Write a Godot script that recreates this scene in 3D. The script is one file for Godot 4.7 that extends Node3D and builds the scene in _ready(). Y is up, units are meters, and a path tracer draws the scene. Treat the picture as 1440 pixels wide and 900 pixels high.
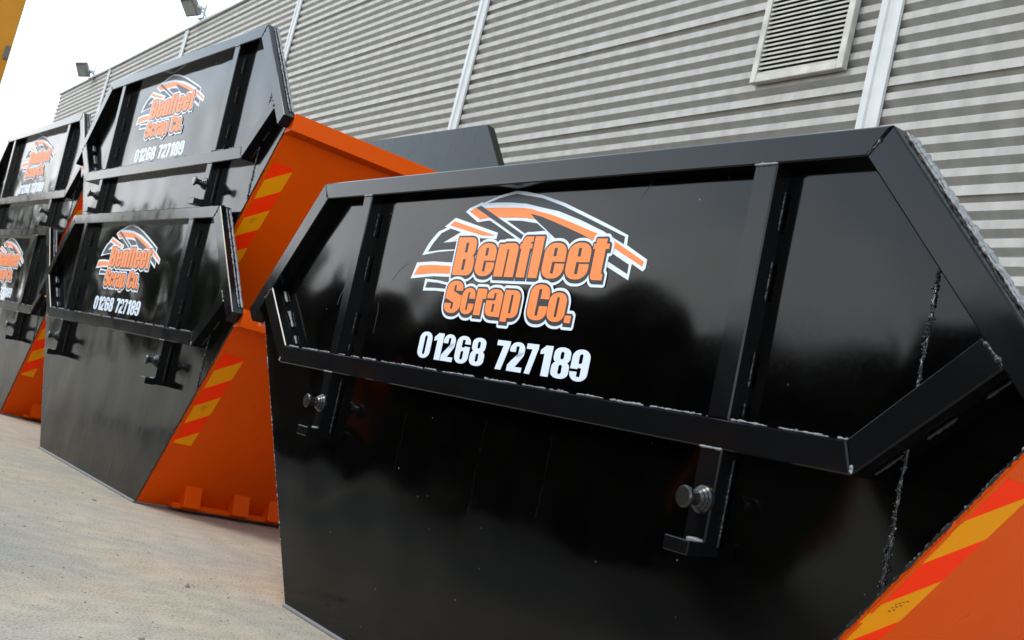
extends Node3D
# A scrap yard: black-sided, orange-ended steel skips standing and stacked in a row along a ribbed metal shed.

# skip dimensions in metres (side view: base half length, widest half length and its height, top half length, ...)
const BASE := 0.811
const WIDE := 1.489
const WIDE_H := 0.92
const TOP := 1.112
const TOP_H := 1.35
const LEAN := 0.0396
const DEPTH := 1.196
const OUT := 0.046          # how far the rails stand proud of the side panel

var M := {}
var used := {}
var front_xf: Transform3D
var rear_xf: Transform3D
var mesh_store := {}


# ---------------------------------------------------------------- mesh builder
class Shape:
	var v := PackedVector3Array()
	var n := PackedVector3Array()
	var t := PackedVector2Array()
	var xf := Transform3D.IDENTITY
	var uv_of := Rect2(0, 0, 1, 1)

	func put(p: Vector3, nn: Vector3) -> void:
		v.append(xf * p)
		n.append((xf.basis * nn).normalized())
		t.append(Vector2((p.x - uv_of.position.x) / uv_of.size.x, 1.0 - (p.y - uv_of.position.y) / uv_of.size.y))

	func tri(a: Vector3, b: Vector3, c: Vector3) -> void:      # counter-clockwise seen from outside
		var nn := (b - a).cross(c - a)
		if nn.length_squared() < 1e-16:
			return
		nn = nn.normalized()
		put(a, nn); put(c, nn); put(b, nn)

	func smooth_tri(a: Vector3, b: Vector3, c: Vector3, na: Vector3, nb: Vector3, nc: Vector3) -> void:
		put(a, na); put(c, nc); put(b, nb)

	func quad(a: Vector3, b: Vector3, c: Vector3, d: Vector3) -> void:
		tri(a, b, c); tri(a, c, d)

	func cap(pts: PackedVector2Array, z: float, facing: float) -> void:
		var ix := Geometry2D.triangulate_polygon(pts)
		for i in range(0, ix.size(), 3):
			var a := Vector3(pts[ix[i]].x, pts[ix[i]].y, z)
			var b := Vector3(pts[ix[i + 1]].x, pts[ix[i + 1]].y, z)
			var c := Vector3(pts[ix[i + 2]].x, pts[ix[i + 2]].y, z)
			var s := (b - a).cross(c - a).z
			if s * facing > 0.0:
				tri(a, b, c)
			else:
				tri(a, c, b)

	func side(pts: PackedVector2Array, z0: float, z1: float) -> void:
		for i in pts.size():
			var a := pts[i]
			var b := pts[(i + 1) % pts.size()]
			quad(Vector3(a.x, a.y, z0), Vector3(b.x, b.y, z0), Vector3(b.x, b.y, z1), Vector3(a.x, a.y, z1))

	# a prism of a convex outline along z, its far rim bevelled
	func prism(outline: Array, z0: float, z1: float, bev := 0.0, back := false) -> void:
		var pts := PackedVector2Array(outline)
		if Geometry2D.is_polygon_clockwise(pts):
			pts.reverse()
		if bev <= 0.0:
			side(pts, z0, z1)
			cap(pts, z1, 1.0)
		else:
			var inner := PackedVector2Array()
			var k := pts.size()
			for i in k:
				var p := pts[(i + k - 1) % k]
				var c := pts[i]
				var q := pts[(i + 1) % k]
				var d1 := (c - p).normalized()
				var d2 := (q - c).normalized()
				var n1 := Vector2(-d1.y, d1.x)
				var n2 := Vector2(-d2.y, d2.x)
				inner.append(c + (n1 + n2) * bev / maxf(1.0 + n1.dot(n2), 0.25))
			side(pts, z0, z1 - bev)
			for i in k:
				var a := pts[i]
				var b := pts[(i + 1) % k]
				var c := inner[(i + 1) % k]
				var d := inner[i]
				quad(Vector3(a.x, a.y, z1 - bev), Vector3(b.x, b.y, z1 - bev), Vector3(c.x, c.y, z1), Vector3(d.x, d.y, z1))
			cap(inner, z1, 1.0)
		if back:
			cap(pts, z0, -1.0)

	# a chamfered box
	func box(c: Vector3, size: Vector3, bev := 0.003, turn := Basis.IDENTITY) -> void:
		var keep := xf
		xf = xf * Transform3D(turn, c)
		var h := size / 2.0
		var e := minf(bev, minf(h.x, minf(h.y, h.z)) * 0.9)
		for axis in 3:
			for s in [-1.0, 1.0]:
				var u := (axis + 1) % 3
				var w := (axis + 2) % 3
				var q := []
				for k in [[-1, -1], [1, -1], [1, 1], [-1, 1]]:
					var p := Vector3.ZERO
					p[axis] = s * h[axis]
					p[u] = k[0] * (h[u] - e)
					p[w] = k[1] * (h[w] - e)
					q.append(p)
				if s > 0.0:
					quad(q[0], q[1], q[2], q[3])
				else:
					quad(q[3], q[2], q[1], q[0])
		if e > 0.0:
			for axis in 3:
				var u := (axis + 1) % 3
				var w := (axis + 2) % 3
				for su in [-1.0, 1.0]:
					for sw in [-1.0, 1.0]:
						var a := Vector3.ZERO
						a[axis] = -(h[axis] - e); a[u] = su * h[u]; a[w] = sw * (h[w] - e)
						var b := a
						b[axis] = h[axis] - e
						var d := a
						d[u] = su * (h[u] - e); d[w] = sw * h[w]
						var g := d
						g[axis] = h[axis] - e
						if su * sw > 0.0:
							quad(a, d, g, b)
						else:
							quad(a, b, g, d)
			for sx in [-1.0, 1.0]:
				for sy in [-1.0, 1.0]:
					for sz in [-1.0, 1.0]:
						var a := Vector3(sx * h.x, sy * (h.y - e), sz * (h.z - e))
						var b := Vector3(sx * (h.x - e), sy * h.y, sz * (h.z - e))
						var d := Vector3(sx * (h.x - e), sy * (h.y - e), sz * h.z)
						if sx * sy * sz > 0.0:
							tri(a, b, d)
						else:
							tri(a, d, b)
		xf = keep

	# a turned profile of (radius, height) pairs about local z
	func lathe(profile: Array, segs: int, where: Transform3D) -> void:
		var keep := xf
		xf = xf * where
		for i in profile.size() - 1:
			var r0: float = profile[i].x
			var z0: float = profile[i].y
			var r1: float = profile[i + 1].x
			var z1: float = profile[i + 1].y
			for k in segs:
				var a := TAU * k / segs
				var b := TAU * (k + 1) / segs
				var ca := Vector3(cos(a), sin(a), 0)
				var cb := Vector3(cos(b), sin(b), 0)
				var nz := r0 - r1
				var nr := z1 - z0
				var p0 := ca * r0 + Vector3(0, 0, z0)
				var p1 := cb * r0 + Vector3(0, 0, z0)
				var p2 := cb * r1 + Vector3(0, 0, z1)
				var p3 := ca * r1 + Vector3(0, 0, z1)
				var na := (ca * nr + Vector3(0, 0, nz)).normalized()
				var nb := (cb * nr + Vector3(0, 0, nz)).normalized()
				if r0 > 1e-6:
					smooth_tri(p0, p1, p2, na, nb, nb)
				if r1 > 1e-6:
					smooth_tri(p0, p2, p3, na, nb, na)
		xf = keep

	# a weld run: a tube with lumps
	func bead(a: Vector3, b: Vector3, r: float, rng: RandomNumberGenerator, lumpy := 0.5, step := 0.005, wander := 0.0) -> void:
		var d := b - a
		var len_ := d.length()
		var k := maxi(3, int(len_ / step))
		var ax := d / len_
		var u := ax.cross(Vector3(0.31, 0.17, 0.93)).normalized()
		var w := ax.cross(u)
		var prev := []
		var prev_n := []
		var off := Vector3.ZERO
		for i in k + 1:
			var ring := []
			var ring_n := []
			var rr := r * (1.0 + lumpy * rng.randf_range(-0.8, 1.0))
			if i == 0 or i == k:
				rr = r * 0.3
			off = off * 0.8 + (u * rng.randf_range(-1, 1) + w * rng.randf_range(-1, 1)) * wander
			var c := a + ax * (len_ * i / k) + off
			for j in 6:
				var t_ := TAU * j / 6.0
				ring.append(c + (u * cos(t_) + w * sin(t_)) * rr * (1.0 + lumpy * 0.35 * rng.randf_range(-1, 1)))
				ring_n.append((u * cos(t_) + w * sin(t_) + ax * (rr / r - 1.0) * 0.9 * (1.0 if i % 2 == 0 else -1.0)).normalized())
			if i > 0:
				for j in 6:
					var e := (j + 1) % 6
					smooth_tri(prev[j], prev[e], ring[e], prev_n[j], prev_n[e], ring_n[e])
					smooth_tri(prev[j], ring[e], ring[j], prev_n[j], ring_n[e], ring_n[j])
			prev = ring
			prev_n = ring_n

	func arrays() -> Array:
		var a := []
		a.resize(Mesh.ARRAY_MAX)
		a[Mesh.ARRAY_VERTEX] = v
		a[Mesh.ARRAY_NORMAL] = n
		a[Mesh.ARRAY_TEX_UV] = t
		return a


func mesh_of(layers: Array) -> ArrayMesh:                        # [[Shape, material], ...]
	var m := ArrayMesh.new()
	for l in layers:
		if l[0].v.size() == 0:
			continue
		m.add_surface_from_arrays(Mesh.PRIMITIVE_TRIANGLES, l[0].arrays())
		m.surface_set_material(m.get_surface_count() - 1, l[1])
	return m


func numbered(called: String) -> String:
	if not used.has(called):
		used[called] = 0
		return called
	used[called] += 1
	return "%s_%03d" % [called, used[called]]


func part(called: String, layers: Array, parent: Node3D) -> MeshInstance3D:
	var o := MeshInstance3D.new()
	o.mesh = mesh_of(layers)
	var want := called
	var k := 0
	while parent.has_node(NodePath(want)):
		k += 1
		want = "%s_%03d" % [called, k]
	o.name = want
	parent.add_child(o, true)
	return o


func again(mesh: Mesh, called: String, parent: Node3D) -> MeshInstance3D:
	var o := MeshInstance3D.new()
	o.mesh = mesh
	var want := called
	var k := 0
	while parent.has_node(NodePath(want)):
		k += 1
		want = "%s_%03d" % [called, k]
	o.name = want
	parent.add_child(o, true)
	return o


func thing(called: String, label: String, category: String, at := Vector3.ZERO, turn := 0.0, group := "") -> Node3D:
	var o := Node3D.new()
	o.name = numbered(called)
	add_child(o, true)
	o.position = at
	o.rotation.y = turn
	o.set_meta("label", label)
	o.set_meta("category", category)
	if group:
		o.set_meta("group", group)
	return o


func structure(called: String, layers: Array, kind := "structure") -> MeshInstance3D:
	var o := part(called, layers, self)
	o.set_meta("kind", kind)
	return o


# ---------------------------------------------------------------- textures and materials
func noise(freq: float, oct := 4, sd := 1, kind := FastNoiseLite.TYPE_SIMPLEX_SMOOTH) -> FastNoiseLite:
	var f := FastNoiseLite.new()
	f.seed = sd
	f.noise_type = kind
	f.frequency = freq
	f.fractal_octaves = oct
	return f


func paint(c: Color, rough: float, spec := 0.5) -> StandardMaterial3D:   # c is linear
	var m := StandardMaterial3D.new()
	m.albedo_color = c.linear_to_srgb()
	m.roughness = rough
	m.metallic_specular = spec
	return m


func grain(freq: float, oct: int, sd: int, lo: float, hi: float, size := 512) -> NoiseTexture2D:
	var g := Gradient.new()
	g.set_color(0, Color(lo, lo, lo))
	g.set_color(1, Color(hi, hi, hi))
	var t := NoiseTexture2D.new()
	t.width = size
	t.height = size
	t.seamless = true
	t.noise = noise(freq, oct, sd)
	t.color_ramp = g
	return t


func waves(w: int, h: int, metres: Vector2, amount: float, sd: int) -> ImageTexture:   # slopes of gently buckled sheet steel
	var f := noise(1.0, 2, sd)
	var im := Image.create_empty(w, h, false, Image.FORMAT_RGBF)
	var e := 0.02
	for y in h:
		for x in w:
			var p := Vector2(x * metres.x / w, y * metres.y / h)
			var a := f.get_noise_2d(p.x * 1.5, p.y * 1.9)
			var b := f.get_noise_2d((p.x + e) * 1.5, p.y * 1.9)
			var c := f.get_noise_2d(p.x * 1.5, (p.y + e) * 1.9)
			var nn := Vector3(-(b - a) / e * amount, (c - a) / e * amount, 1.0).normalized()
			im.set_pixel(x, y, Color(nn.x * 0.5 + 0.5, nn.y * 0.5 + 0.5, nn.z * 0.5 + 0.5))
	return ImageTexture.create_from_image(im)


func panel_textures(dusty: float) -> Array:
	var w := 1024
	var h := 480
	var cloud := noise(0.012, 4, 21)
	var drip := noise(0.02, 3, 22)
	var fine := noise(0.2, 2, 23)
	var al := Image.create_empty(w, h, false, Image.FORMAT_RGB8)
	var ro := Image.create_empty(w, h, false, Image.FORMAT_RGB8)
	for y in h:
		var up := 1.0 - float(y) / h              # 0 at the foot, 1 at the top edge
		var low := clampf((0.5 - up) / 0.5, 0.0, 1.0)
		for x in w:
			var c := cloud.get_noise_2d(x, y * 1.6) * 0.5 + 0.5
			var d := clampf(drip.get_noise_2d(x * 2.2, y * 0.22) * 1.2 + 0.2, 0.0, 1.0)
			var f := fine.get_noise_2d(x, y) * 0.5 + 0.5
			var dust := 0.0007 + (0.0006 + 0.0075 * dusty) * d * low + 0.0004 * c
			al.set_pixel(x, y, Color(dust * 1.02, dust, dust * 0.96).linear_to_srgb())
			var r := 0.07 + 0.04 * c * c + 0.03 * f * f + (0.06 + 0.28 * dusty) * low * d
			ro.set_pixel(x, y, Color(r, r, r))
	var rng := RandomNumberGenerator.new()
	rng.seed = 5
	for i in 70:                                  # paint chips and grit
		var x := rng.randi_range(2, w - 4)
		var y := rng.randi_range(2, h - 4)
		var g := rng.randf_range(0.1, 0.6)
		al.set_pixel(x, y, Color(g, g, g))
		ro.set_pixel(x, y, Color(0.7, 0.7, 0.7))
		if rng.randf() < 0.3:
			al.set_pixel(x + 1, y, Color(g, g, g) * 0.8)
	for i in 12:                                  # scuffs
		var p := Vector2(rng.randf_range(10, w - 10), rng.randf_range(10, h - 10))
		var dir := Vector2.from_angle(rng.randf_range(0, TAU))
		for k in rng.randi_range(6, 30):
			p += dir
			dir = dir.rotated(rng.randf_range(-0.12, 0.12))
			if p.x > 1 and p.y > 1 and p.x < w - 2 and p.y < h - 2:
				ro.set_pixel(int(p.x), int(p.y), Color(0.45, 0.45, 0.45))
				al.set_pixel(int(p.x), int(p.y), Color(0.10, 0.10, 0.10))
	for k in [[-0.36, 0.42, 0.66], [0.03, 0.44, 0.69], [0.30, 0.50, 0.70], [-0.83, 0.20, 0.42], [-0.845, 0.24, 0.38]]:   # runs and rub marks
		var wob := 0.0
		for y in range(int((1.5 - k[2]) / 1.5 * h), int((1.5 - k[1]) / 1.5 * h)):
			wob += rng.randf_range(-0.3, 0.3)
			var x := int((k[0] + 1.6) / 3.2 * w + wob)
			if rng.randf() < 0.8:
				ro.set_pixel(x, y, Color(0.22, 0.22, 0.22))
				var g := rng.randf_range(0.02, 0.07)
				al.set_pixel(x, y, Color(g, g, g))
	return [ImageTexture.create_from_image(al), ImageTexture.create_from_image(ro)]


func concrete_textures() -> Array:
	var s := 1536
	var a := noise(0.35, 3, 31).get_seamless_image(s, s).get_data()
	var b := noise(0.02, 4, 32).get_seamless_image(s, s).get_data()
	var c := noise(0.004, 4, 33).get_seamless_image(s, s).get_data()
	var st := noise(0.02, 3, 34).get_seamless_image(s, 192)
	st.resize(s, s, Image.INTERPOLATE_BILINEAR)
	var e := noise(0.05, 2, 35).get_seamless_image(s, 768)
	e.resize(s, s, Image.INTERPOLATE_BILINEAR)
	var sd := st.get_data()
	var ed := e.get_data()
	var out := PackedByteArray()
	out.resize(s * s * 3)
	for i in s * s:
		var g: float = a[i] / 255.0 - 0.5
		var m: float = b[i] / 255.0 - 0.5
		var l: float = c[i] / 255.0 - 0.5
		var q: float = ed[i] / 255.0 - 0.5
		var k: float = 1.0 + 0.34 * g + 0.10 * m + 0.05 * l + 0.045 * q
		if g < -0.27 and m < 0.12:
			k *= 0.72
		k *= 0.635
		out[i * 3] = int(clampf(255.0 * k * (1.03 + 0.06 * l), 0, 255))
		out[i * 3 + 1] = int(clampf(255.0 * k * 0.963, 0, 255))
		out[i * 3 + 2] = int(clampf(255.0 * k * (0.865 - 0.06 * l), 0, 255))
	var im := Image.create_from_data(s, s, false, Image.FORMAT_RGB8, out)
	var rng := RandomNumberGenerator.new()
	rng.seed = 77
	for n in 700:                                 # dark grit and rubber marks
		var p := Vector2i(rng.randi_range(4, s - 12), rng.randi_range(4, s - 6))
		var g := rng.randf_range(0.2, 0.38)
		var long_ := rng.randi_range(1, 5)
		for k in long_:
			im.set_pixel(p.x + k, p.y + (k / 3), Color(g, g * 0.93, g * 0.85))
			if rng.randf() < 0.4:
				im.set_pixel(p.x + k, p.y + 1, Color(g * 1.2, g * 1.1, g))
	for n in 16:                                  # faint scuff lines along the yard
		var y := rng.randi_range(8, s - 8)
		var x := rng.randi_range(0, s - 1)
		var wob := float(y)
		var dark := rng.randf_range(0.66, 0.85)
		for k in rng.randi_range(120, 520):
			wob += rng.randf_range(-0.35, 0.35)
			if rng.randf() < 0.75:
				var q := Vector2i((x + k) % s, clampi(int(wob), 0, s - 1))
				im.set_pixelv(q, im.get_pixelv(q) * Color(dark, dark, dark))
	return [ImageTexture.create_from_image(im)]


func make_materials() -> void:
	var pt := panel_textures(0.0)
	var bend := waves(320, 150, Vector2(3.2, 1.5), 0.0042, 9)
	var p := paint(Color(1, 1, 1), 1.0)
	p.albedo_texture = pt[0]
	p.roughness_texture = pt[1]
	p.normal_enabled = true
	p.normal_texture = bend
	p.metallic_specular = 0.335
	M.panel = p
	var p2: StandardMaterial3D = p.duplicate()    # the stacked skips are dustier below
	var pt2 := panel_textures(1.0)
	p2.albedo_texture = pt2[0]
	p2.roughness_texture = pt2[1]
	M.panel_dusty = p2
	var r := paint(Color(0.004, 0.004, 0.0045), 1.0, 0.34)
	r.roughness_texture = grain(0.012, 3, 41, 0.09, 0.16)
	r.uv1_triplanar = true
	r.uv1_scale = Vector3(1.4, 1.4, 1.4)
	M.rail = r
	var inside := paint(Color(0.016, 0.016, 0.017), 0.4, 0.28)
	inside.roughness_texture = grain(0.012, 4, 42, 0.25, 0.8)
	inside.uv1_triplanar = true
	inside.uv1_scale = Vector3(2.4, 0.5, 1.0)
	M.inside = inside
	var w := paint(Color(0.012, 0.012, 0.013), 0.28)
	M.weld = w
	M.bare_sheen = paint(Color(0.17, 0.17, 0.175), 0.4, 0.5)  # pale weld grey; also paints sky sheen onto black upward edges
	M.pin = paint(Color(0.018, 0.017, 0.016), 0.22, 0.6)
	M.pin.metallic = 0.25
	var o := paint(Color(0.70, 0.080, 0.001), 0.3, 0.22)
	o.roughness_texture = grain(0.015, 4, 43, 0.22, 0.5)
	o.roughness = 1.0
	o.uv1_triplanar = true
	o.uv1_scale = Vector3(0.9, 0.9, 0.9)
	M.orange = o
	M.tape_red = paint(Color(1.0, 0.036, 0.002), 0.4, 0.2)
	M.tape_amber = paint(Color(0.82, 0.31, 0.003), 0.4, 0.2)
	M.ink = paint(Color(0.03, 0.025, 0.02), 0.5)
	M.vinyl_white = paint(Color(0.62, 0.67, 0.74), 0.4, 0.35)
	M.vinyl_orange = paint(Color(0.78, 0.205, 0.048), 0.4, 0.35)
	M.vinyl_dark = paint(Color(0.016, 0.016, 0.018), 0.4, 0.4)
	# shed cladding: pale goosewing grey with faint grime
	var c := paint(Color(0.375, 0.36, 0.334), 0.5, 0.3)
	c.albedo_texture = grain(0.012, 5, 51, 0.86, 1.0, 1024)
	c.uv1_triplanar = true
	c.uv1_world_triplanar = true
	c.uv1_scale = Vector3(0.5, 0.25, 0.5)
	M.cladding = c
	var j := paint(Color(0.46, 0.46, 0.455), 0.4)
	j.albedo_texture = grain(0.006, 3, 52, 0.92, 1.0)
	j.uv1_triplanar = true
	M.flashing = j
	var l := paint(Color(0.46, 0.435, 0.375), 0.45)
	l.albedo_texture = grain(0.006, 4, 53, 0.78, 1.0)
	l.uv1_triplanar = true
	l.uv1_scale = Vector3(1.5, 1.5, 1.5)
	M.vent = l
	M.dark_void = paint(Color(0.02, 0.018, 0.016), 0.8)
	M.screw = paint(Color(0.10, 0.09, 0.08), 0.5)
	M.lamp = paint(Color(0.09, 0.088, 0.078), 0.5)
	M.lamp_glass = paint(Color(0.16, 0.165, 0.15), 0.2)
	M.galv = paint(Color(0.30, 0.30, 0.30), 0.45)
	var y := paint(Color(0.50, 0.20, 0.012), 0.45, 0.3)
	y.albedo_texture = grain(0.004, 2, 54, 0.95, 1.0)
	y.uv1_triplanar = true
	M.yellow = y
	var g := paint(Color(1, 1, 1), 0.9, 0.3)
	g.albedo_texture = concrete_textures()[0]
	g.heightmap_enabled = false
	g.uv1_triplanar = true
	g.uv1_world_triplanar = true
	g.uv1_scale = Vector3(0.21, 0.21, 0.21)
	M.concrete = g
	M.stone = paint(Color(0.30, 0.27, 0.23), 0.9)
	var leaf := paint(Color(0.045, 0.06, 0.025), 0.7)
	leaf.backlight_enabled = true
	leaf.backlight = Color(0.02, 0.03, 0.01)
	M.leaf = leaf
	M.bark = paint(Color(0.06, 0.05, 0.04), 0.9)


# ---------------------------------------------------------------- lettering: heavy condensed capitals drawn as outlines
func rr(x0: float, y0: float, x1: float, y1: float, rx: float, ry: float, corners := "tlrb") -> PackedVector2Array:
	# a rounded rectangle; corners names those that are rounded: a = top left, b = top right, c = bottom right, d = bottom left
	var on := "abcd" if corners == "tlrb" else corners
	var p := PackedVector2Array()
	var spec := [["d", x0, y0, 1, 1, PI], ["c", x1, y0, -1, 1, 1.5 * PI], ["b", x1, y1, -1, -1, 0.0], ["a", x0, y1, 1, -1, 0.5 * PI]]
	for s in spec:
		if on.contains(s[0]):
			var cx: float = s[1] + s[3] * rx
			var cy: float = s[2] + s[4] * ry
			for i in 9:
				var a: float = s[5] + PI / 2 * i / 8
				p.append(Vector2(cx + rx * cos(a), cy + ry * sin(a)))
		else:
			p.append(Vector2(s[1], s[2]))
	return p


func rc(x0: float, y0: float, x1: float, y1: float) -> PackedVector2Array:
	return PackedVector2Array([Vector2(x0, y0), Vector2(x1, y0), Vector2(x1, y1), Vector2(x0, y1)])


func pg(a: Array) -> PackedVector2Array:
	var p := PackedVector2Array()
	for i in range(0, a.size(), 2):
		p.append(Vector2(a[i], a[i + 1]))
	if Geometry2D.is_polygon_clockwise(p):
		p.reverse()
	return p


func turn_half(a: Array, h: float) -> Array:
	var out := []
	for q in a:
		var p := PackedVector2Array()
		for k in q:
			p.append(Vector2(1.0 - k.x, h - k.y))
		out.append(p)
	return out


func glyph(ch: String, xh: float) -> Array:                       # [[solids], [cut-outs]] in a box one wide and one cap height tall
	match ch:
		"B":
			return [[rc(0, 0, 0.5, 1), rr(0.1, 0.47, 0.96, 1, 0.3, 0.17, "bc"), rr(0.1, 0, 1, 0.55, 0.3, 0.18, "bc")], [rc(0.43, 0.6, 0.57, 0.86), rc(0.43, 0.14, 0.57, 0.43)]]
		"e":
			return [[rr(0, 0, 1, xh, 0.44, 0.24)], [rc(0.43, xh * 0.62, 0.57, xh * 0.86), rc(0.43, xh * 0.14, 0.57, xh * 0.47), rc(0.5, xh * 0.42, 1.1, xh * 0.47)]]
		"n":
			return [[rc(0, 0, 0.46, xh * 0.97), rr(0.3, 0, 1, xh, 0.26, 0.16, "b")], [rc(0.46, -0.1, 0.55, xh * 0.82)]]
		"f":
			return [[rr(0.14, 0, 0.84, 1, 0.3, 0.16, "a"), rc(0, xh * 0.84, 1, xh * 0.98), rc(0.5, 0.87, 1, 1)], []]
		"l":
			return [[rc(0, 0, 1, 1)], []]
		"t":
			return [[rr(0.14, 0, 0.80, 0.93, 0.2, 0.12, "d"), rc(0, xh * 0.83, 1, xh * 0.97), rc(0.5, 0, 0.92, 0.14)], []]
		"S":
			var a := pg([0.44, 0.87, 0.57, 0.87, 0.57, 0.70, 1.05, 0.70, 1.05, 0.58, 0.92, 0.56, 0.44, 0.68])
			var b: PackedVector2Array = turn_half([a], 1.0)[0]
			return [[rr(0, 0, 1, 1, 0.45, 0.25)], [a, b]]
		"c":
			return [[rr(0, 0, 1, xh, 0.45, 0.24)], [rc(0.43, 0.13, 0.57, xh - 0.13), rc(0.5, xh * 0.41, 1.1, xh * 0.6)]]
		"r":
			return [[rc(0, 0, 0.7, xh), rr(0.4, xh * 0.62, 1, xh, 0.2, 0.08, "b")], []]
		"a":
			return [[rr(0, 0, 1, xh, 0.4, 0.2), rc(0.6, 0, 1, 0.4)], [rc(0.43, 0.13, 0.57, xh * 0.46), rc(0.43, xh * 0.6, 0.57, xh * 0.86), rc(-0.1, xh * 0.58, 0.5, xh * 0.66)]]
		"p":
			return [[rc(0, -0.12, 0.4, xh), rr(0.1, 0, 1, xh, 0.4, 0.2, "bc")], [rc(0.43, 0.13, 0.57, xh - 0.13)]]
		"C":
			return [[rr(0, 0, 1, 1, 0.45, 0.25)], [rc(0.43, 0.13, 0.57, 0.87), rc(0.5, 0.40, 1.1, 0.60)]]
		"o":
			return [[rr(0, 0, 1, xh, 0.45, 0.24)], [rc(0.43, 0.13, 0.57, xh - 0.13)]]
		".":
			return [[rc(0, 0, 1, 0.2)], []]
		"0":
			return [[rr(0, 0, 1, 1, 0.46, 0.26)], [rr(0.40, 0.14, 0.60, 0.86, 0.09, 0.07)]]
		"1":
			return [[rc(0.36, 0, 1, 1), pg([0, 0.70, 0, 0.84, 0.42, 1, 0.5, 1, 0.5, 0.74])], []]
		"2":
			return [[rr(0, 0.5, 1, 1, 0.46, 0.26), pg([0, 0, 0, 0.20, 0.52, 0.60, 1, 0.70, 0.98, 0.56, 0.52, 0.16, 0.52, 0]), rc(0, 0, 1, 0.165)], [pg([-0.1, 0.4, -0.1, 0.66, 0.40, 0.66, 0.40, 0.86, 0.60, 0.86, 0.60, 0.62, 0.28, 0.40])]]
		"7":
			return [[rc(0, 0.82, 1, 1), pg([0.16, 0, 0.62, 0, 1, 0.86, 0.52, 0.86])], []]
		"8":
			return [[rr(0, 0, 1, 0.56, 0.44, 0.2), rr(0.03, 0.46, 0.97, 1, 0.44, 0.2)], [rr(0.40, 0.61, 0.60, 0.86, 0.09, 0.06), rr(0.40, 0.14, 0.60, 0.44, 0.09, 0.06)]]
		"6", "9":
			var solid := [rr(0, 0, 1, 1, 0.46, 0.26)]
			var cuts := [rr(0.40, 0.14, 0.60, 0.46, 0.09, 0.06), rc(0.40, 0.58, 0.60, 0.86), rc(0.5, 0.62, 1.1, 0.71)]
			if ch == "9":
				return [turn_half(solid, 1.0), turn_half(cuts, 1.0)]
			return [solid, cuts]
	return [[], []]


func joined(polys: Array) -> Array:
	var out := []
	for q in polys:
		var cur: PackedVector2Array = q
		var again_ := true
		while again_:
			again_ = false
			for i in out.size():
				var r := Geometry2D.merge_polygons(cur, out[i])
				var outer := r.filter(func(p): return not Geometry2D.is_polygon_clockwise(p))
				if outer.size() == 1:
					cur = outer[0]
					out.remove_at(i)
					again_ = true
					break
		out.append(cur)
	return out


func grown(polys: Array, by: float, shift := Vector2.ZERO, round_ := true) -> Array:
	var out := []
	for q in polys:
		for r in Geometry2D.offset_polygon(q, by * 100.0 / 100.0, Geometry2D.JOIN_ROUND if round_ else Geometry2D.JOIN_MITER):
			if not Geometry2D.is_polygon_clockwise(r):
				var p := PackedVector2Array()
				for k in r:
					p.append(k + shift)
				out.append(p)
	return joined(out)


# text: array of [character, left, right]; lengths in millimetres while cutting, so that the clipper's rounding stays small
func word(spec: Array, base: float, cap_h: float, xh: float) -> Array:
	var solids := []
	var fills := []
	for s in spec:
		var g := glyph(s[0], xh)
		var to := func(p: PackedVector2Array) -> PackedVector2Array:
			var r := PackedVector2Array()
			for k in p:
				r.append(Vector2(lerpf(s[1], s[2], k.x), base + k.y * cap_h))
			if Geometry2D.is_polygon_clockwise(r):
				r.reverse()
			return r
		var solid := joined(g[0].map(to))
		var cuts: Array = g[1].map(to)
		solids.append_array(solid)
		var mid := lerpf(s[1], s[2], 0.5)
		for q in solid:
			var halves := [q]
			if cuts.size():
				halves = []
				for half in [rc(mid - 500, -500, mid, 3000), rc(mid, -500, mid + 500, 3000)]:
					halves.append_array(Geometry2D.intersect_polygons(q, half))
			for h in halves:
				var left := [h]
				for c in cuts:
					var next := []
					for a in left:
						for b in Geometry2D.clip_polygons(a, c):
							if not Geometry2D.is_polygon_clockwise(b):
								next.append(b)
					left = next
				fills.append_array(left)
	return [solids, fills]


func film(polys: Array, z: float) -> Shape:                      # thin vinyl film; polys in millimetres
	var s := Shape.new()
	s.xf = front_xf
	for q in polys:
		var p := PackedVector2Array()
		for k in q:
			p.append(k * 0.001)
		s.cap(p, z, 1.0)
		if Geometry2D.is_polygon_clockwise(p):
			p.reverse()
		s.side(p, z - 0.0004, z)
	return s


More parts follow.
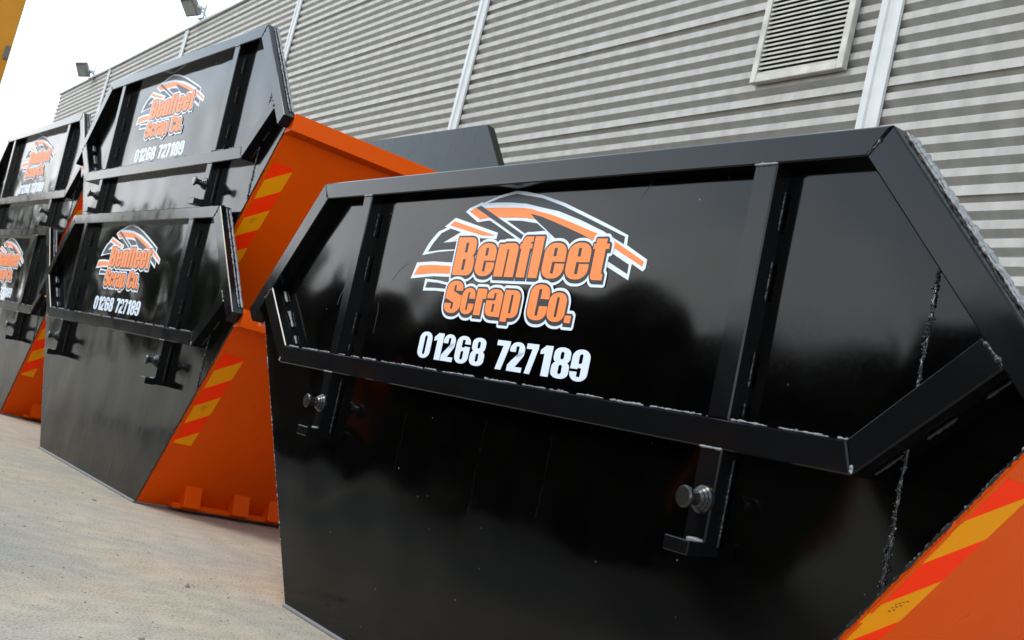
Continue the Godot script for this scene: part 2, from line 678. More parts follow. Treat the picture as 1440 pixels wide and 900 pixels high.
func add_graphics(skip: Node3D) -> void:
	var art := {
		"w1": [-276, 1242, -260, 1252, -207, 1266, -192, 1266, -130, 1282, -53, 1293, -11, 1289, 63, 1277, 162, 1253, 257, 1223, 346, 1194, 421, 1168, 423, 1145, 500, 1112, 500, 1092, 493, 1085, 452, 1102, 451, 1064, 375, 1092, 314, 1104, 182, 1115, 22, 1120, 15, 1153, -149, 1215, -206, 1211],
		"w2": [-321, 1226, -99, 1180, -100, 1163, -176, 1166, -215, 1154, -260, 1142, -278, 1132, -375, 1127, -459, 1117, -434, 1155, -398, 1186, -356, 1198, -368, 1201],
		"w3": [-478, 1095, -393, 1099, -261, 1096, -257, 1056, -376, 1056, -495, 1047],
		"w4": [-413, 1048, -344, 1045, -258, 1036, -262, 1012, -345, 1015, -413, 1013],
	}
	var dark := {
		"d1": [-178, 1263, -122, 1276, -50, 1285, -8, 1279, 66, 1269, 160, 1245, 255, 1215, 345, 1186, 411, 1165, 412, 1147, 371, 1163, 331, 1179, 241, 1207, 147, 1232, 50, 1248, 4, 1256, -72, 1262, -134, 1264],
		"d3": [-69, 1213, -5, 1211, 64, 1203, 68, 1202, 107, 1183, 44, 1180, 24, 1176],
		"d4": [-186, 1206, -148, 1212, -20, 1165, -87, 1163, -99, 1181],
		"d5": [-335, 1195, -279, 1184, -359, 1154, -283, 1158, -262, 1135, -359, 1133, -432, 1127, -412, 1153, -379, 1182],
		"d6": [-398, 1039, -341, 1038, -262, 1029, -268, 1021, -342, 1023, -403, 1022],
		"d7": [365, 1120, 375, 1127, 443, 1100, 444, 1078, 365, 1108],
	}
	var orange := {
		"o1": [-255, 1242, -232, 1251, -173, 1250, -92, 1249, -17, 1246, 33, 1241, 54, 1236, 128, 1222, 199, 1204, 269, 1185, 335, 1167, 378, 1155, 490, 1108, 489, 1096, 379, 1139, 315, 1152, 251, 1173, 205, 1186, 133, 1206, 83, 1219, 57, 1213, 17, 1218, -32, 1220, -92, 1221, -109, 1223, -162, 1222, -196, 1218],
		"o2": [-323, 1216, -108, 1173, -168, 1173, -341, 1204],
		"o3": [-306, 1160, -272, 1171, -261, 1161],
		"o4": [-462, 1086, -389, 1089, -272, 1086, -272, 1065, -380, 1065, -480, 1058],
	}
	var over := {
		"k1": [31, 1229, 83, 1219, 133, 1206, 205, 1186, 251, 1173, 316, 1151, 322, 1131, 176, 1131, 165, 1157, 57, 1213],
		"k2": [-227, 1252, -204, 1257, 28, 1169, 18, 1159],
	}
	var f := func(d: Dictionary) -> Array: return d.values().map(func(a): return pg(a))
	part("swoosh_emblem", [[film(f.call(art), 0.0006), M.vinyl_white], [film(f.call(dark), 0.0010), M.vinyl_dark], [film(f.call(orange), 0.0014), M.vinyl_orange], [film(f.call(over), 0.0018), M.vinyl_dark]], skip)
	var top := word([["B", -276, -179], ["e", -170, -82], ["n", -75, 13], ["f", 18, 70], ["l", 76, 114.5], ["e", 127, 213], ["e", 221, 306], ["t", 310, 367]], 1061, 107, 0.84)
	var low := word([["S", -280, -200], ["c", -198, -135], ["r", -129, -84], ["a", -79, -9], ["p", -3, 67], ["C", 105, 184], ["o", 186, 255], [".", 258, 282]], 955, 90, 0.80)
	var k := 0
	for w in [top, low]:
		var edge := grown(w[0], 5.0)
		edge = joined(edge + grown(w[0], 5.0, Vector2(2.5, -5.0), false))
		var halo := grown(edge, 7.0)
		var base := 0.0022 + 0.0012 * k
		part("company_lettering", [[film(halo, base), M.vinyl_white], [film(edge, base + 0.0004), M.vinyl_dark], [film(w[1], base + 0.0008), M.vinyl_orange]], skip)
		k += 1
	var tel := word([["0", -371, -306], ["1", -295, -249], ["2", -246, -187], ["6", -180, -114], ["8", -107, -41], ["7", 6, 62], ["2", 65, 127], ["7", 132, 180], ["1", 190, 236], ["8", 242, 309], ["9", 313, 378]], 822.5, 74.5, 0.8)
	part("phone_number", [[film(tel[1], 0.0006), M.vinyl_white]], skip)


# ---------------------------------------------------------------- the skip
func side_frame(skip: Node3D, xf: Transform3D, detailed: bool, rng: RandomNumberGenerator) -> void:
	var hexagon := [Vector2(-BASE, 0), Vector2(BASE, 0), Vector2(WIDE, WIDE_H), Vector2(TOP, TOP_H), Vector2(-TOP, TOP_H), Vector2(-WIDE, WIDE_H)]
	var face := Shape.new()
	face.xf = xf
	face.uv_of = Rect2(-1.6, 0, 3.2, 1.5)
	face.cap(PackedVector2Array(hexagon), 0.0, 1.0)
	var rest := Shape.new()
	rest.xf = xf
	rest.side(PackedVector2Array(hexagon), -0.006, 0.0)
	rest.cap(PackedVector2Array(hexagon), -0.006, -1.0)
	part("side_panel", [[face, M.panel], [rest, M.inside]], skip)
	var b := 0.003
	var bar := func(called: String, outline: Array, z1: float) -> MeshInstance3D:
		var s := Shape.new()
		s.xf = xf
		s.prism(outline, 0.0002, z1, b)
		return part(called, [[s, M.rail]], skip)
	var V := func(x: float, y: float) -> Vector2: return Vector2(x, y)
	bar.call("top_rail", [V.call(-TOP + 0.002, TOP_H), V.call(TOP - 0.001, TOP_H), V.call(TOP - 0.045, TOP_H - 0.054), V.call(-TOP + 0.045, TOP_H - 0.054)], OUT)
	bar.call("middle_rail", [V.call(-1.134, 0.79), V.call(1.134, 0.79), V.call(1.155, 0.733), V.call(-1.155, 0.733)], OUT)
	for s in [-1.0, 1.0]:
		bar.call("chamfer_rail", [V.call(s * (TOP + 0.001), TOP_H - 0.001), V.call(s * 1.507, 0.899), V.call(s * 1.462, 0.858), V.call(s * (TOP - 0.0435), TOP_H - 0.0555)], OUT - 0.001)
		bar.call("diagonal_rail", [V.call(s * 1.1345, 0.7915), V.call(s * 1.348, 0.984), V.call(s * 1.392, 0.937), V.call(s * 1.1565, 0.7335)], OUT - 0.0005)
		var x0 := 0.805 if s > 0.0 else -0.815
		var x1 := 0.862 if s > 0.0 else -0.763
		bar.call("upright", [V.call(x0, 0.7905), V.call(x1, 0.7905), V.call(x1, TOP_H - 0.0545), V.call(x0, TOP_H - 0.0545)], OUT - 0.003)
		bar.call("lug_plate", [V.call(x0, 0.532), V.call(x1, 0.532), V.call(x1, 0.7325), V.call(x0, 0.7325)], OUT - 0.002)
		if not detailed:
			continue
		var xc := (x0 + x1) / 2
		var pin := Shape.new()
		pin.xf = xf
		pin.lathe([Vector2(0.027, OUT - 0.004), Vector2(0.027, OUT + 0.004), Vector2(0.023, OUT + 0.007), Vector2(0.023, OUT + 0.010), Vector2(0.019, OUT + 0.013), Vector2(0.019, OUT + 0.016), Vector2(0.014, OUT + 0.020), Vector2(0.0125, OUT + 0.030), Vector2(0.0125, OUT + 0.042), Vector2(0.019, OUT + 0.043), Vector2(0.0212, OUT + 0.046), Vector2(0.0212, OUT + 0.051), Vector2(0.018, OUT + 0.0545), Vector2(0.0, OUT + 0.055)], 24, Transform3D(Basis.IDENTITY, Vector3(xc + 0.006, 0.634, 0)))
		part("lifting_pin", [[pin, M.pin]], skip)
		var br := Shape.new()
		br.xf = xf
		br.box(Vector3(xc, 0.5425, OUT + 0.020), Vector3(0.066, 0.028, 0.046), 0.002)
		part("lug_ledge", [[br, M.rail]], skip)
		var lay := func(a: Vector3, c: Vector3, r: float, lumpy: float, m: StandardMaterial3D) -> void:
			var w := Shape.new()
			w.xf = xf
			w.bead(a, c, r, rng, lumpy, 0.004)
			part("weld_bead", [[w, m]], skip)
		lay.call(Vector3(xc - 0.01, 0.5575, OUT + 0.006), Vector3(x1 + 0.004, 0.5575, OUT + 0.006), 0.004, 0.4, M.bare_sheen)
		lay.call(Vector3(x0 - 0.002, 0.7335, OUT - 0.001), Vector3(x1 + 0.002, 0.7335, OUT - 0.001), 0.0026, 0.5, M.bare_sheen)
		lay.call(Vector3(x0, TOP_H - 0.054, OUT - 0.002), Vector3(x1 + 0.003, TOP_H - 0.054, OUT - 0.002), 0.0032, 0.5, M.bare_sheen)
		for k in [[1.17, 1.25], [1.03, 1.11], [0.86, 0.93], [0.80, 0.83], [0.55, 0.72]]:
			lay.call(Vector3(x1 + 0.002, k[0], 0.008), Vector3(x1 + 0.002, k[1], 0.008), 0.0030, 0.5, M.weld)
		for k in [[0.06, 0.19], [0.34, 0.62], [0.78, 0.97]]:
			var p0: Vector2 = Vector2(1.128, 0.793).lerp(Vector2(1.335, 0.985), k[0])
			var p1: Vector2 = Vector2(1.128, 0.793).lerp(Vector2(1.335, 0.985), k[1])
			lay.call(Vector3(s * p0.x, p0.y, 0.004), Vector3(s * p1.x, p1.y, 0.004), 0.0045, 0.5, M.bare_sheen if s < 0.0 else M.weld)
		# where the rails meet, and stitches under the diagonal
		lay.call(Vector3(s * (TOP - 0.043), TOP_H - 0.053, OUT - 0.002), Vector3(s * (TOP - 0.016), TOP_H - 0.022, OUT - 0.002), 0.0032, 0.7, M.weld)
		lay.call(Vector3(s * 1.352, 0.978, OUT - 0.003), Vector3(s * 1.392, 0.940, OUT - 0.003), 0.0042, 0.7, M.weld)
		lay.call(Vector3(s * 1.1545, 0.752, OUT - 0.002), Vector3(s * 1.1560, 0.736, OUT - 0.002), 0.0030, 0.7, M.bare_sheen)
		for k in [[0.06, 0.26], [0.42, 0.62], [0.80, 0.97]]:
			var p0: Vector2 = Vector2(1.1595, 0.731).lerp(Vector2(1.395, 0.934), k[0])
			var p1: Vector2 = Vector2(1.1595, 0.731).lerp(Vector2(1.395, 0.934), k[1])
			lay.call(Vector3(s * p0.x, p0.y, 0.004), Vector3(s * p1.x, p1.y, 0.004), 0.0038, 0.4, M.weld)
		var edge := Shape.new()
		edge.xf = xf
		var d := Vector2(WIDE - TOP, WIDE_H - TOP_H).normalized()
		var o := Vector2(-d.y, d.x)
		var a := Vector2(TOP, TOP_H) + o * 0.003 + d * 0.01
		var e := Vector2(WIDE, WIDE_H) + o * 0.003
		edge.bead(Vector3(s * a.x, a.y, 0.001), Vector3(s * e.x, e.y, 0.001), 0.0050, rng, 0.5, 0.006, 0.0005)
		edge.bead(Vector3(s * (a.x + 0.001), a.y, 0.016), Vector3(s * (e.x + 0.001), e.y, 0.016), 0.0025, rng, 0.7, 0.006, 0.0006)
		part("weld_bead", [[edge, M.bare_sheen if s > 0.0 else M.weld]], skip)
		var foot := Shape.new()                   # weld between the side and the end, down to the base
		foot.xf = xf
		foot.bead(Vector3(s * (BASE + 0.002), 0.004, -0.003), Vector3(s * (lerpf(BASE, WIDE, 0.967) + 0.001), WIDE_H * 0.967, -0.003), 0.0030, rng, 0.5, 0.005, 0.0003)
		part("weld_bead", [[foot, M.bare_sheen if s < 0.0 else M.weld]], skip)
	if not detailed:
		return
	var seam := Shape.new()
	seam.xf = xf
	for k in [[0.79, 1.105], [0.562, 0.80]]:
		seam.bead(Vector3(1.222, k[0], -0.0005), Vector3(1.224, k[1], -0.0005), 0.0034, rng, 0.5, 0.0055, 0.0010)
		for q in int((k[1] - k[0]) * 520.0):
			var r := rng.randf_range(0.0011, 0.0026)
			var turn := Basis.from_euler(Vector3(rng.randf_range(0, TAU), rng.randf_range(0, TAU), rng.randf_range(0, TAU)))
			seam.box(Vector3(1.223 + rng.randfn() * 0.0026, rng.randf_range(k[0], k[1]), rng.randf_range(0.0005, 0.0032)), Vector3(r * 2.0, r * 2.0, r * 1.6), r * 0.6, turn)
	part("weld_seam", [[seam, M.weld]], skip)
	var x := -1.13
	while x < 1.13:
		var l := rng.randf_range(0.03, 0.16)
		var mid := Shape.new()
		mid.xf = xf
		mid.bead(Vector3(x, 0.7925, rng.randf_range(0.028, 0.042)), Vector3(minf(x + l, 1.134), 0.7925, rng.randf_range(0.030, 0.042)), rng.randf_range(0.0016, 0.0026), rng, 0.8, 0.005, 0.0005)
		part("weld_bead", [[mid, M.bare_sheen]], skip)  # pale colour stands for the sky glint along the black rail top
		x += l + rng.randf_range(0.0, 0.03)


func end_assembly(skip: Node3D, s: float, rng: RandomNumberGenerator) -> void:
	# built for the right-hand end; s = -1 turns it round for the other
	var turn := Transform3D.IDENTITY if s > 0.0 else Transform3D(Basis(Vector3.UP, PI), Vector3(0, 0, -DEPTH))
	var zl := func(y: float) -> float: return LEAN * (y - TOP_H)               # the leaning front side at height y
	var plate := Shape.new()
	var inner := Shape.new()
	plate.xf = turn
	inner.xf = turn
	var z0: float = zl.call(0.0) - 0.004
	var z1: float = zl.call(WIDE_H) - 0.004
	var a := Vector3(BASE, 0.002, z0)
	var b := Vector3(BASE, 0.002, -DEPTH - z0)
	var c := Vector3(WIDE, WIDE_H - 0.004, -DEPTH - z1)
	var d := Vector3(WIDE, WIDE_H - 0.004, z1)
	plate.quad(a, b, c, d)
	var inn := Vector3(-0.006, 0.003, 0)
	inner.quad(d + inn, c + inn, b + inn, a + inn)
	part("end_panel", [[plate, M.orange], [inner, M.inside]], skip)
	# folded lip along the top of the end
	var lip := Shape.new()
	lip.xf = turn
	var zc := -DEPTH / 2
	var zlen := DEPTH + 2.0 * z1 - 0.003
	var prof := [Vector2(WIDE - 0.058, WIDE_H - 0.080), Vector2(WIDE + 0.018, WIDE_H - 0.072), Vector2(WIDE + 0.018, WIDE_H + 0.000), Vector2(WIDE - 0.030, WIDE_H + 0.002)]
	lip.xf = turn * Transform3D(Basis.IDENTITY, Vector3(0, 0, zc - zlen / 2))
	lip.prism(prof, 0.0, zlen, 0.002, true)
	part("end_lip", [[lip, M.orange]], skip)
	# along the slope: u up the slope, w to the rear
	var up := Vector3(WIDE - BASE, WIDE_H, 0).normalized()
	var out := Vector3(up.y, -up.x, 0)
	var slope := Transform3D(Basis(Vector3(0, 0, -1), up, out), Vector3(BASE, 0, 0))   # x: to the rear, y: up the slope, z: outwards
	for rear in [false, true]:
		var place := turn * slope
		var strip := Shape.new()
		strip.xf = place
		var tape_red := Shape.new()
		var tape_amber := Shape.new()
		var ink := Shape.new()
		tape_red.xf = place
		tape_amber.xf = place
		ink.xf = place
		var x0 := 0.050
		var x1 := 0.146
		var flip := 1.0
		if rear:
			x0 = DEPTH - 0.146
			x1 = DEPTH - 0.050
			flip = -1.0
		# stitched strip along the corner
		for k in [[0.05, 0.40], [0.425, 0.62], [0.645, 0.84], [0.865, 1.03]]:
			var line := []
			for q in [[k[0], 0.0], [k[0], 0.012], [k[1], 0.012], [k[1], 0.0]]:
				var e: float = LEAN * (TOP_H - q[0] * up.y) + 0.012 + q[1]
				line.append(Vector2(e if not rear else DEPTH - e, q[0]))
			strip.prism(line, 0.0002, 0.0042, 0.001)
		strip.box(Vector3((x0 + x1) / 2, 0.648, 0.0006), Vector3(x1 - x0 + 0.010, 0.534, 0.0020), 0.0006)
		part("corner_strip", [[strip, M.orange]], skip)
		var lo := 0.388
		var hi := 0.908
		var st := 0.105
		var i := 0
		var y := lo - 0.10
		var rect := rc(x0, lo, x1, hi)
		var rise := 0.084
		y = 0.368 - st
		while y < hi + 0.2:
			var band := PackedVector2Array()
			if flip > 0.0:
				band = PackedVector2Array([Vector2(x0, y - rise), Vector2(x1, y), Vector2(x1, y + st), Vector2(x0, y + st - rise)])
			else:
				band = PackedVector2Array([Vector2(x0, y), Vector2(x1, y - rise), Vector2(x1, y + st - rise), Vector2(x0, y + st)])
			for q in Geometry2D.intersect_polygons(band, rect):
				if i % 2 == 0:
					tape_red.cap(q, 0.0022, 1.0)
				else:
					tape_amber.cap(q, 0.0022, 1.0)
			i += 1
			y += st
		for row in 3:                              # the maker's small print, too small to read
			var px := x0 + 0.040
			while px < x0 + 0.068 - row * 0.006:
				var l := rng.randf_range(0.003, 0.007)
				ink.cap(rc(px, 0.568 - row * 0.009 + px * 0.5, px + l, 0.5705 - row * 0.009 + px * 0.5), 0.0026, 1.0)
				px += l + 0.002
		part("reflective_tape", [[tape_red, M.tape_red], [tape_amber, M.tape_amber], [ink, M.ink]], skip)
	# pocket feet at the bottom of the end
	for k in [0.235, 0.475, 0.655, 0.895]:
		var tab := Shape.new()
		tab.xf = turn
		tab.box(Vector3(BASE + 0.064, 0.078, -k - 0.04), Vector3(0.078, 0.122, 0.080), 0.004, Basis(Vector3.BACK, 0.30))
		part("foot_tab", [[tab, M.orange]], skip)
	var rod := Shape.new()
	rod.xf = turn
	rod.box(Vector3(BASE + 0.050, 0.030, zc), Vector3(0.070, 0.024, 0.80), 0.003)
	part("foot_bar", [[rod, M.orange]], skip)


func make_skip() -> Node3D:
	var rng := RandomNumberGenerator.new()
	rng.seed = 11
	var skip := thing("skip", "", "skip", Vector3.ZERO, 0.0, "black skips with orange ends")
	side_frame(skip, front_xf, true, rng)
	side_frame(skip, rear_xf, false, rng)
	end_assembly(skip, 1.0, rng)
	end_assembly(skip, -1.0, rng)
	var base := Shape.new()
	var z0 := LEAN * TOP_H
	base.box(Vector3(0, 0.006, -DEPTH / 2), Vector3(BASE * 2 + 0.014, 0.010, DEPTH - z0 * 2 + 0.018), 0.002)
	part("base_plate", [[base, M.bare_sheen]], skip)  # pale grey paints in the sky sheen on the black base lip
	add_graphics(skip)
	return skip


# ---------------------------------------------------------------- the shed
func clad_sheet(x0: float, x1: float, y0: float, y1: float, pitch: float) -> Shape:
	# horizontal trapezoidal ribs; z = 0 is the crest
	var s := Shape.new()
	var deep := -0.048
	var ys := []
	var zs := []
	ys.append(y0 - 0.010); zs.append(0.005)
	ys.append(y0 + 0.050); zs.append(0.002)
	var y := y0
	while y < y1 - 0.001:
		if y > y0 + 0.001:
			ys.append(y); zs.append(-0.0035)
			ys.append(y + 0.003); zs.append(0.0)
			ys.append(y + 0.050); zs.append(0.0)
		ys.append(y + 0.054); zs.append(-0.003)
		ys.append(y + 0.062); zs.append(deep)
		ys.append(y + 0.074); zs.append(deep)
		y += pitch
	ys.append(y1); zs.append(-0.006)
	for i in ys.size() - 1:
		s.quad(Vector3(x0, ys[i], zs[i]), Vector3(x1, ys[i], zs[i]), Vector3(x1, ys[i + 1], zs[i + 1]), Vector3(x0, ys[i + 1], zs[i + 1]))
	# the cut end, seen at the corner of the shed
	return s


func build_shed() -> void:
	var shed := thing("industrial_shed", "pale grey shed clad in horizontal ribbed metal sheets behind all the skips", "building", Vector3(0, 0, -4), -0.0209)
	var joints := [-28.98, -23.98, -18.59, -13.12, -7.64, -2.265, 3.1, 8.5]
	var pitch := 0.775 / 7.0
	var roof := 6.84
	var top_y := roof - 0.06
	var rng := RandomNumberGenerator.new()
	rng.seed = 3
	for i in joints.size() - 1:
		var y := 2.70 - 0.775 * 3.0
		var lower := true
		while y < top_y:
			var y1 := minf(y + 0.775, top_y)
			var s := clad_sheet(joints[i], joints[i + 1], y, y1, pitch)
			var o := part("cladding_sheet", [[s, M.cladding]], shed)
			o.position.z = rng.randf_range(-0.0015, 0.0015)
			y += 0.775
	# flashings over the joints: a hat strip with a groove
	for i in range(1, joints.size() - 1):
		var f := Shape.new()
		var x: float = joints[i]
		var pts := [Vector2(-0.088, 0.002), Vector2(-0.084, 0.022), Vector2(-0.030, 0.026), Vector2(-0.020, 0.012), Vector2(0.020, 0.012), Vector2(0.030, 0.026), Vector2(0.084, 0.022), Vector2(0.088, 0.002)]
		for k in pts.size() - 1:
			var a: Vector2 = pts[k]
			var b: Vector2 = pts[k + 1]
			f.quad(Vector3(x + a.x, 0.38, a.y + 0.006), Vector3(x + b.x, 0.38, b.y + 0.006), Vector3(x + b.x, roof - 0.09, b.y + 0.006), Vector3(x + a.x, roof - 0.09, a.y + 0.006))
		part("joint_flashing", [[f, M.flashing]], shed)
	# screws in rows, joined
	var sc := Shape.new()
	for i in joints.size() - 1:
		for k in 4:
			var x := lerpf(joints[i], joints[i + 1], (k + 0.5) / 4.0)
			var y := 2.70 - 0.775 * 2.0 + 0.053
			var n := 0
			while y < top_y:
				sc.box(Vector3(x + rng.randf_range(-0.01, 0.01), y, -0.024), Vector3(0.014, 0.014, 0.014), 0.002)
				y += pitch * 2.0
				n += 1
	var so := part("cladding_screws", [[sc, M.screw]], shed)
	so.set_meta("kind", "stuff")
	var x0: float = joints[0]
	var x1: float = joints[-1]
	var core := Shape.new()
	core.box(Vector3((x0 + x1) / 2, roof / 2 - 0.02, -6.06), Vector3(x1 - x0 - 0.02, roof - 0.05, 12.0), 0.0)
	part("wall", [[core, M.cladding]], shed)
	var plinth := Shape.new()
	plinth.box(Vector3((x0 + x1) / 2, 0.19, -0.02), Vector3(x1 - x0, 0.38, 0.08), 0.01)
	part("plinth", [[plinth, M.concrete]], shed)
	var trim := Shape.new()
	trim.prism([Vector2(-0.10, roof - 0.05), Vector2(0.035, roof - 0.075), Vector2(0.045, roof - 0.070), Vector2(0.045, roof - 0.02), Vector2(0.03, roof), Vector2(-0.10, roof + 0.01)], 0.0, 1.0, 0.0, true)
	# the prism runs along z; lay it along x
	var lay := Transform3D(Basis(Vector3(0, 0, 1), Vector3(0, 1, 0), Vector3(-(x1 - x0), 0, 0)), Vector3(x1, 0, 0))
	for q in trim.v.size():
		trim.v[q] = lay * trim.v[q]
		trim.n[q] = Vector3(trim.n[q].z * -1.0, trim.n[q].y, trim.n[q].x)
	part("roof_trim", [[trim, M.flashing]], shed)
	# louvred vent
	var vent := Node3D.new()
	vent.name = "louvre_vent"
	shed.add_child(vent, true)
	vent.position = Vector3(-2.955, 3.62, 0.012)
	var wv := 0.84
	var hv := 1.30
	for k in [[-wv / 2 + 0.0275, hv / 2, 0.055, hv], [wv / 2 - 0.0275, hv / 2, 0.055, hv]]:
		var f := Shape.new()
		f.box(Vector3(k[0], k[1], 0.028), Vector3(k[2], k[3], 0.056), 0.004)
		part("frame_stile", [[f, M.vent]], vent)
	for k in [0.030, hv - 0.030]:
		var f := Shape.new()
		f.box(Vector3(0, k, 0.027), Vector3(wv - 0.112, 0.060, 0.053), 0.004)
		part("frame_rail", [[f, M.vent]], vent)
	var back := Shape.new()
	back.box(Vector3(0, hv / 2, 0.002), Vector3(wv - 0.05, hv - 0.05, 0.006), 0.0)
	part("backing", [[back, M.dark_void]], vent)
	var slat := Shape.new()
	slat.box(Vector3.ZERO, Vector3(wv - 0.112, 0.0035, 0.036), 0.001, Basis(Vector3.RIGHT, 0.62))
	slat.box(Vector3(0, -0.0155, 0.0155), Vector3(wv - 0.112, 0.015, 0.003), 0.001)
	var sm := mesh_of([[slat, M.vent]])
	var yy := 0.085
	while yy < hv - 0.07:
		var o := again(sm, "slat", vent)
		o.position = Vector3(0, yy, 0.030)
		yy += 0.0355


func floodlight(at: Vector3, label: String, yaw: float, pitch: float) -> void:
	var o := thing("floodlight", label, "floodlight", at, yaw, "floodlights on the shed roof edge")
	o.scale = Vector3.ONE * 1.1
	var st := Shape.new()
	st.box(Vector3(0, 0.14, 0), Vector3(0.030, 0.28, 0.030), 0.004)
	st.box(Vector3(0, 0.012, 0), Vector3(0.16, 0.02, 0.12), 0.003)
	st.box(Vector3(0, 0.07, -0.06), Vector3(0.02, 0.02, 0.16), 0.003, Basis(Vector3.RIGHT, -0.8))
	part("post", [[st, M.galv]], o)
	var tilt := Basis(Vector3.RIGHT, pitch)
	var br := Shape.new()
	br.box(Vector3(0, 0.13, 0.07), Vector3(0.03, 0.03, 0.14), 0.004)
	br.box(Vector3(0, 0.13, 0.13), Vector3(0.40, 0.03, 0.02), 0.004)
	br.box(Vector3(-0.193, 0.12, 0.20), Vector3(0.012, 0.05, 0.16), 0.003)
	br.box(Vector3(0.193, 0.12, 0.20), Vector3(0.012, 0.05, 0.16), 0.003)
	part("bracket", [[br, M.galv]], o)
	var hs := Shape.new()
	hs.xf = Transform3D(tilt, Vector3(0, 0.11, 0.27))
	hs.box(Vector3(0, 0, 0), Vector3(0.36, 0.30, 0.09), 0.012)
	for k in 6:
		hs.box(Vector3(-0.12 + k * 0.048, 0, -0.06), Vector3(0.010, 0.22, 0.045), 0.002)
	hs.box(Vector3(0, 0.158, 0.03), Vector3(0.37, 0.012, 0.12), 0.003)
	part("housing", [[hs, M.lamp]], o)
	var gl := Shape.new()
	gl.xf = hs.xf
	gl.box(Vector3(0, 0, 0.0465), Vector3(0.30, 0.24, 0.006), 0.002)
	part("lens", [[gl, M.lamp_glass]], o)


# ---------------------------------------------------------------- scene
func _ready() -> void:
	front_xf = Transform3D(Basis(Vector3(1, 0, 0), Vector3(0, 1, LEAN), Vector3(0, -LEAN, 1)), Vector3(0, 0, -LEAN * TOP_H))
	rear_xf = Transform3D(Basis(Vector3.UP, PI), Vector3(0, 0, -DEPTH)) * front_xf

	var cam := Camera3D.new()
	cam.name = "camera"
	add_child(cam)
	cam.position = Vector3(2.3281, 0.6441, 1.6066)
	cam.rotation = Vector3(0.1092, 0.9529, 0.2415)
	cam.fov = rad_to_deg(2.0 * atan(450.0 / 1569.87))
	cam.near = 0.05
	cam.far = 2000.0
	var lens := CameraAttributesPhysical.new()
	lens.frustum_focal_length = 41.86
	lens.frustum_focus_distance = 2.7
	lens.exposure_aperture = 12.0
	cam.attributes = lens
	cam.fov = rad_to_deg(2.0 * atan(450.0 / 1569.87))
	cam.current = true

	var env := Environment.new()
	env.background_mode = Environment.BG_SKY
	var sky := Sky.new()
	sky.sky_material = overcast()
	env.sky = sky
	env.tonemap_mode = Environment.TONE_MAPPER_LINEAR
	env.tonemap_exposure = 1.6
	env.sdfgi_enabled = true
	env.ssao_enabled = true
	env.ssil_enabled = true
	var we := WorldEnvironment.new()
	we.name = "world"
	we.environment = env
	add_child(we)

	var sun := DirectionalLight3D.new()
	sun.name = "sun"
	sun.light_energy = 0.5
	sun.light_angular_distance = 18.0
	sun.light_color = Color(1.0, 0.97, 0.92)
	sun.shadow_enabled = true
	sun.rotation = Vector3(deg_to_rad(-44), deg_to_rad(-22), 0)
	add_child(sun)

	make_materials()

	var g := Shape.new()
	g.quad(Vector3(-500, 0, 500), Vector3(500, 0, 500), Vector3(500, 0, -500), Vector3(-500, 0, -500))
	structure("ground", [[g, M.concrete]])

	build_shed()
	floodlight(shed_point(-17.96, 6.86, -0.02), "floodlight on the shed roof edge, nearer one, cut by the top edge", 0.25, 0.75)
	floodlight(shed_point(-25.5, 6.72, 0.03), "small floodlight at the far left end of the shed roof, further of the two", 0.35, 0.55)

	var first := make_skip()
	var spots := [
		[Vector3.ZERO, 0.0, "glossy black skip alone in the foreground, largest and nearest, reaching the right edge"],
		[Vector3(-3.4509, 0, -0.0902), 0.0163, "lower skip of the two stacked just behind the foreground skip, standing on the concrete"],
		[Vector3(-3.466, 0.8348, -0.086), 0.0163, "upper skip nested in the nearer stack, its orange end rising above the foreground skip"],
		[Vector3(-6.9822, 0, -0.2305), 0.0163, "lower skip of the far left stack, cut by the left edge of the photograph"],
		[Vector3(-6.9837, 0.8427, -0.230), 0.0163, "upper skip of the far left stack, below the end of the shed roof"],
	]
	for i in spots.size():
		var o: Node3D = first
		if i > 0:
			o = first.duplicate()
			o.name = numbered("skip")
			add_child(o, true)
		if i > 0:
			for c in o.get_children():             # graphics and uprights sit a little further left on these
				var cx: float = c.mesh.get_aabb().get_center().x
				if c.name.begins_with("side_panel"):
					c.set_surface_override_material(0, M.panel_dusty)
				if c.name.begins_with("swoosh") or c.name.begins_with("company") or c.name.begins_with("phone"):
					c.position.x = -0.10 if i < 3 else -0.08
				elif absf(absf(cx) - 0.81) < 0.07 and c.mesh.get_aabb().size.x < 0.2 and c.mesh.get_aabb().size.z < 0.2 and c.mesh.get_aabb().get_center().z > -0.2 and not c.name.begins_with("foot"):
					c.position.x = -0.05 if cx < 0.0 else -0.03
		o.position = spots[i][0]
		o.rotation.y = spots[i][1]
		o.set_meta("label", spots[i][2])

	for o in first.get_children():                 # the foreground skip's tapes sit a hand higher
		if o.name.begins_with("reflective_tape"):
			var dir := 1.0 if o.mesh.get_aabb().get_center().x > 0.0 else -1.0
			o.position += Vector3((WIDE - BASE) * dir, WIDE_H, 0).normalized() * 0.060

	# two more skips across the aisle, mirrored in the foreground skip's paint
	for k in [[0.95, "black skip across the aisle, mirrored at the right of the foreground skip's paint"], [-2.50, "black skip across the aisle, mirrored in the middle of the foreground skip's paint"], [-5.75, "black skip across the aisle, mirrored at the left of the foreground skip's paint"]]:
		var o: Node3D = first.duplicate()
		o.name = numbered("skip")
		add_child(o, true)
		o.position = Vector3(k[0], 0, 2.05 + DEPTH)
		for c in o.get_children():
			if c.name.begins_with("end_") or c.name.begins_with("corner_") or c.name.begins_with("foot_"):
				c.mesh = recoloured(c.mesh)
		o.set_meta("label", k[1])

	# yellow steel column at the left edge
	var col := thing("yellow_column", "tall yellow painted steel column at the top left corner against the sky", "column", Vector3(-11.80, 0, -0.05), 0.1)
	var body := Shape.new()
	body.box(Vector3(0, 3.6, 0), Vector3(0.5, 7.2, 0.9), 0.012)
	part("shaft", [[body, M.yellow]], col)
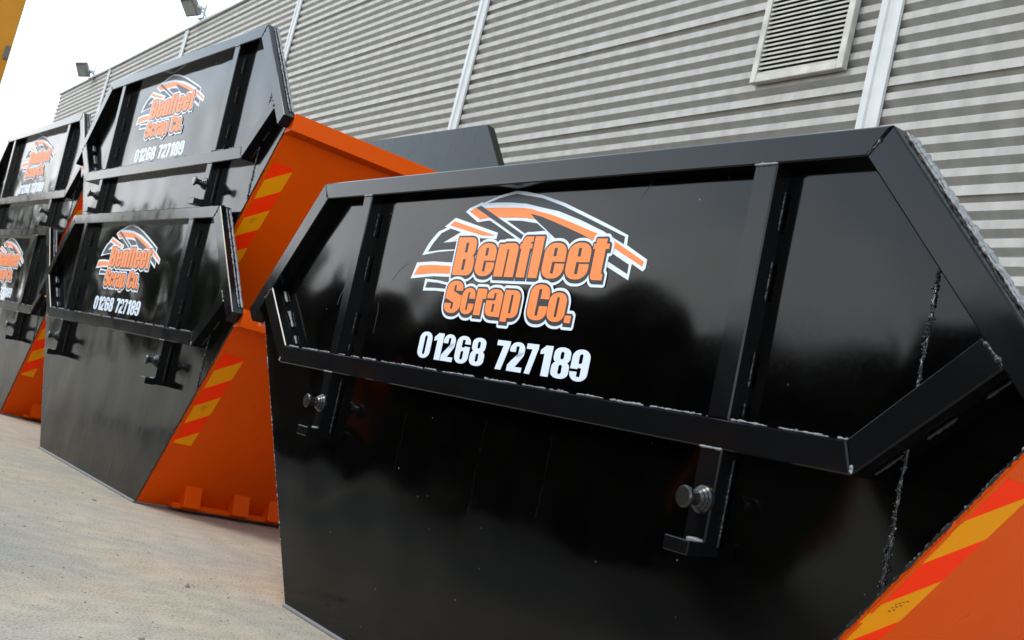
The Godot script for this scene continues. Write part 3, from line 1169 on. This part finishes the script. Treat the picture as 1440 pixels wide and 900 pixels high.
	var foot := Shape.new()
	foot.box(Vector3(0, 0.02, 0), Vector3(0.9, 0.04, 1.3), 0.005)
	part("base_plate", [[foot, M.yellow]], col)
	var latch := Shape.new()
	latch.box(Vector3(0.262, 3.62, -0.405), Vector3(0.03, 0.16, 0.05), 0.006)
	part("bolt_plate", [[latch, M.lamp]], col)

	scatter()
	trees()


func recoloured(mesh: ArrayMesh) -> ArrayMesh:                   # the skips across the aisle are black all over
	var m := ArrayMesh.new()
	for i in mesh.get_surface_count():
		m.add_surface_from_arrays(Mesh.PRIMITIVE_TRIANGLES, mesh.surface_get_arrays(i))
		m.surface_set_material(i, M.rail)
	return m


func shed_point(x: float, y: float, z: float) -> Vector3:
	return Vector3(0, 0, -4) + Basis(Vector3.UP, -0.0209) * Vector3(x, y, z)


func overcast() -> PanoramaSkyMaterial:
	var w := 768
	var h := 384
	var f := noise(1.0, 5, 61)
	var im := Image.create_empty(w, h, false, Image.FORMAT_RGBF)
	for y in h:
		var el := PI * (0.5 - (y + 0.5) / h)
		for x in w:
			var az := TAU * (x + 0.5) / w
			var d := Vector3(cos(el) * cos(az), sin(el), cos(el) * sin(az))
			var q := d / (absf(d.y) * 1.6 + 0.42)
			var n := f.get_noise_3d(q.x * 1.3, q.y * 1.3, q.z * 1.3)
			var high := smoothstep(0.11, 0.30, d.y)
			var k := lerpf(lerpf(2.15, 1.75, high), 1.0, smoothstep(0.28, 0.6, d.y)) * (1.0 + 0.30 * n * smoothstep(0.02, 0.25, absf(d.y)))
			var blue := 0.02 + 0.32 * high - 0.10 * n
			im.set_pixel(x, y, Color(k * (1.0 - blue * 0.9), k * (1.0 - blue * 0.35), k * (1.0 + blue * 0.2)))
	var m := PanoramaSkyMaterial.new()
	m.panorama = ImageTexture.create_from_image(im)
	return m


func scatter() -> void:
	var rng := RandomNumberGenerator.new()
	rng.seed = 8
	var st := Shape.new()
	for i in 500:
		var x := rng.randf_range(-7.0, 2.0)
		var z := rng.randf_range(0.05, 2.6)
		var r := rng.randf_range(0.0015, 0.0045)
		if rng.randf() < 0.05:
			r *= 2.0
		st.box(Vector3(x, r * 0.4, z), Vector3(r * rng.randf_range(1.0, 2.6), r * 1.2, r * rng.randf_range(1.0, 2.0)), r * 0.35, Basis(Vector3.UP, rng.randf_range(0, TAU)))
	structure("grit", [[st, M.stone]], "stuff")


func trees() -> void:
	# the belt of trees across the yard, seen only as the dark band mirrored in the paint
	var rng := RandomNumberGenerator.new()
	rng.seed = 14
	var leaves := Shape.new()
	var wood := Shape.new()
	for t in 46:
		var x := -62.0 + t * 2.4 + rng.randf_range(-0.8, 0.8)
		var z := 44.0 + rng.randf_range(-1.5, 1.5)
		var h := rng.randf_range(3.6, 5.6) + clampf(-x * 0.05, 0.0, 2.5)
		if t >= 30:
			x = -38.0 + rng.randf_range(-2.0, 2.0)
			z = 7.5 + (t - 30) * 1.9 + rng.randf_range(-0.6, 0.6)
			h = rng.randf_range(3.2, 5.4)
		wood.box(Vector3(x, h * 0.25, z), Vector3(0.3, h * 0.5, 0.3), 0.05)
		for k in 230:
			var p := Vector3(rng.randfn(), rng.randfn(), rng.randfn()).normalized() * pow(rng.randf(), 0.4)
			p = Vector3(x + p.x * 2.1, h * 0.5 + p.y * h * 0.5, z + p.z * 1.6)
			var b := Basis.from_euler(Vector3(rng.randf_range(0, TAU), rng.randf_range(0, TAU), 0)) * rng.randf_range(0.25, 0.5)
			leaves.quad(p + b * Vector3(-1, -0.6, 0), p + b * Vector3(0.6, -0.7, 0.2), p + b * Vector3(1, 0.6, 0), p + b * Vector3(-0.6, 0.7, -0.2))
	structure("tree_belt", [[leaves, M.leaf], [wood, M.bark]], "stuff")
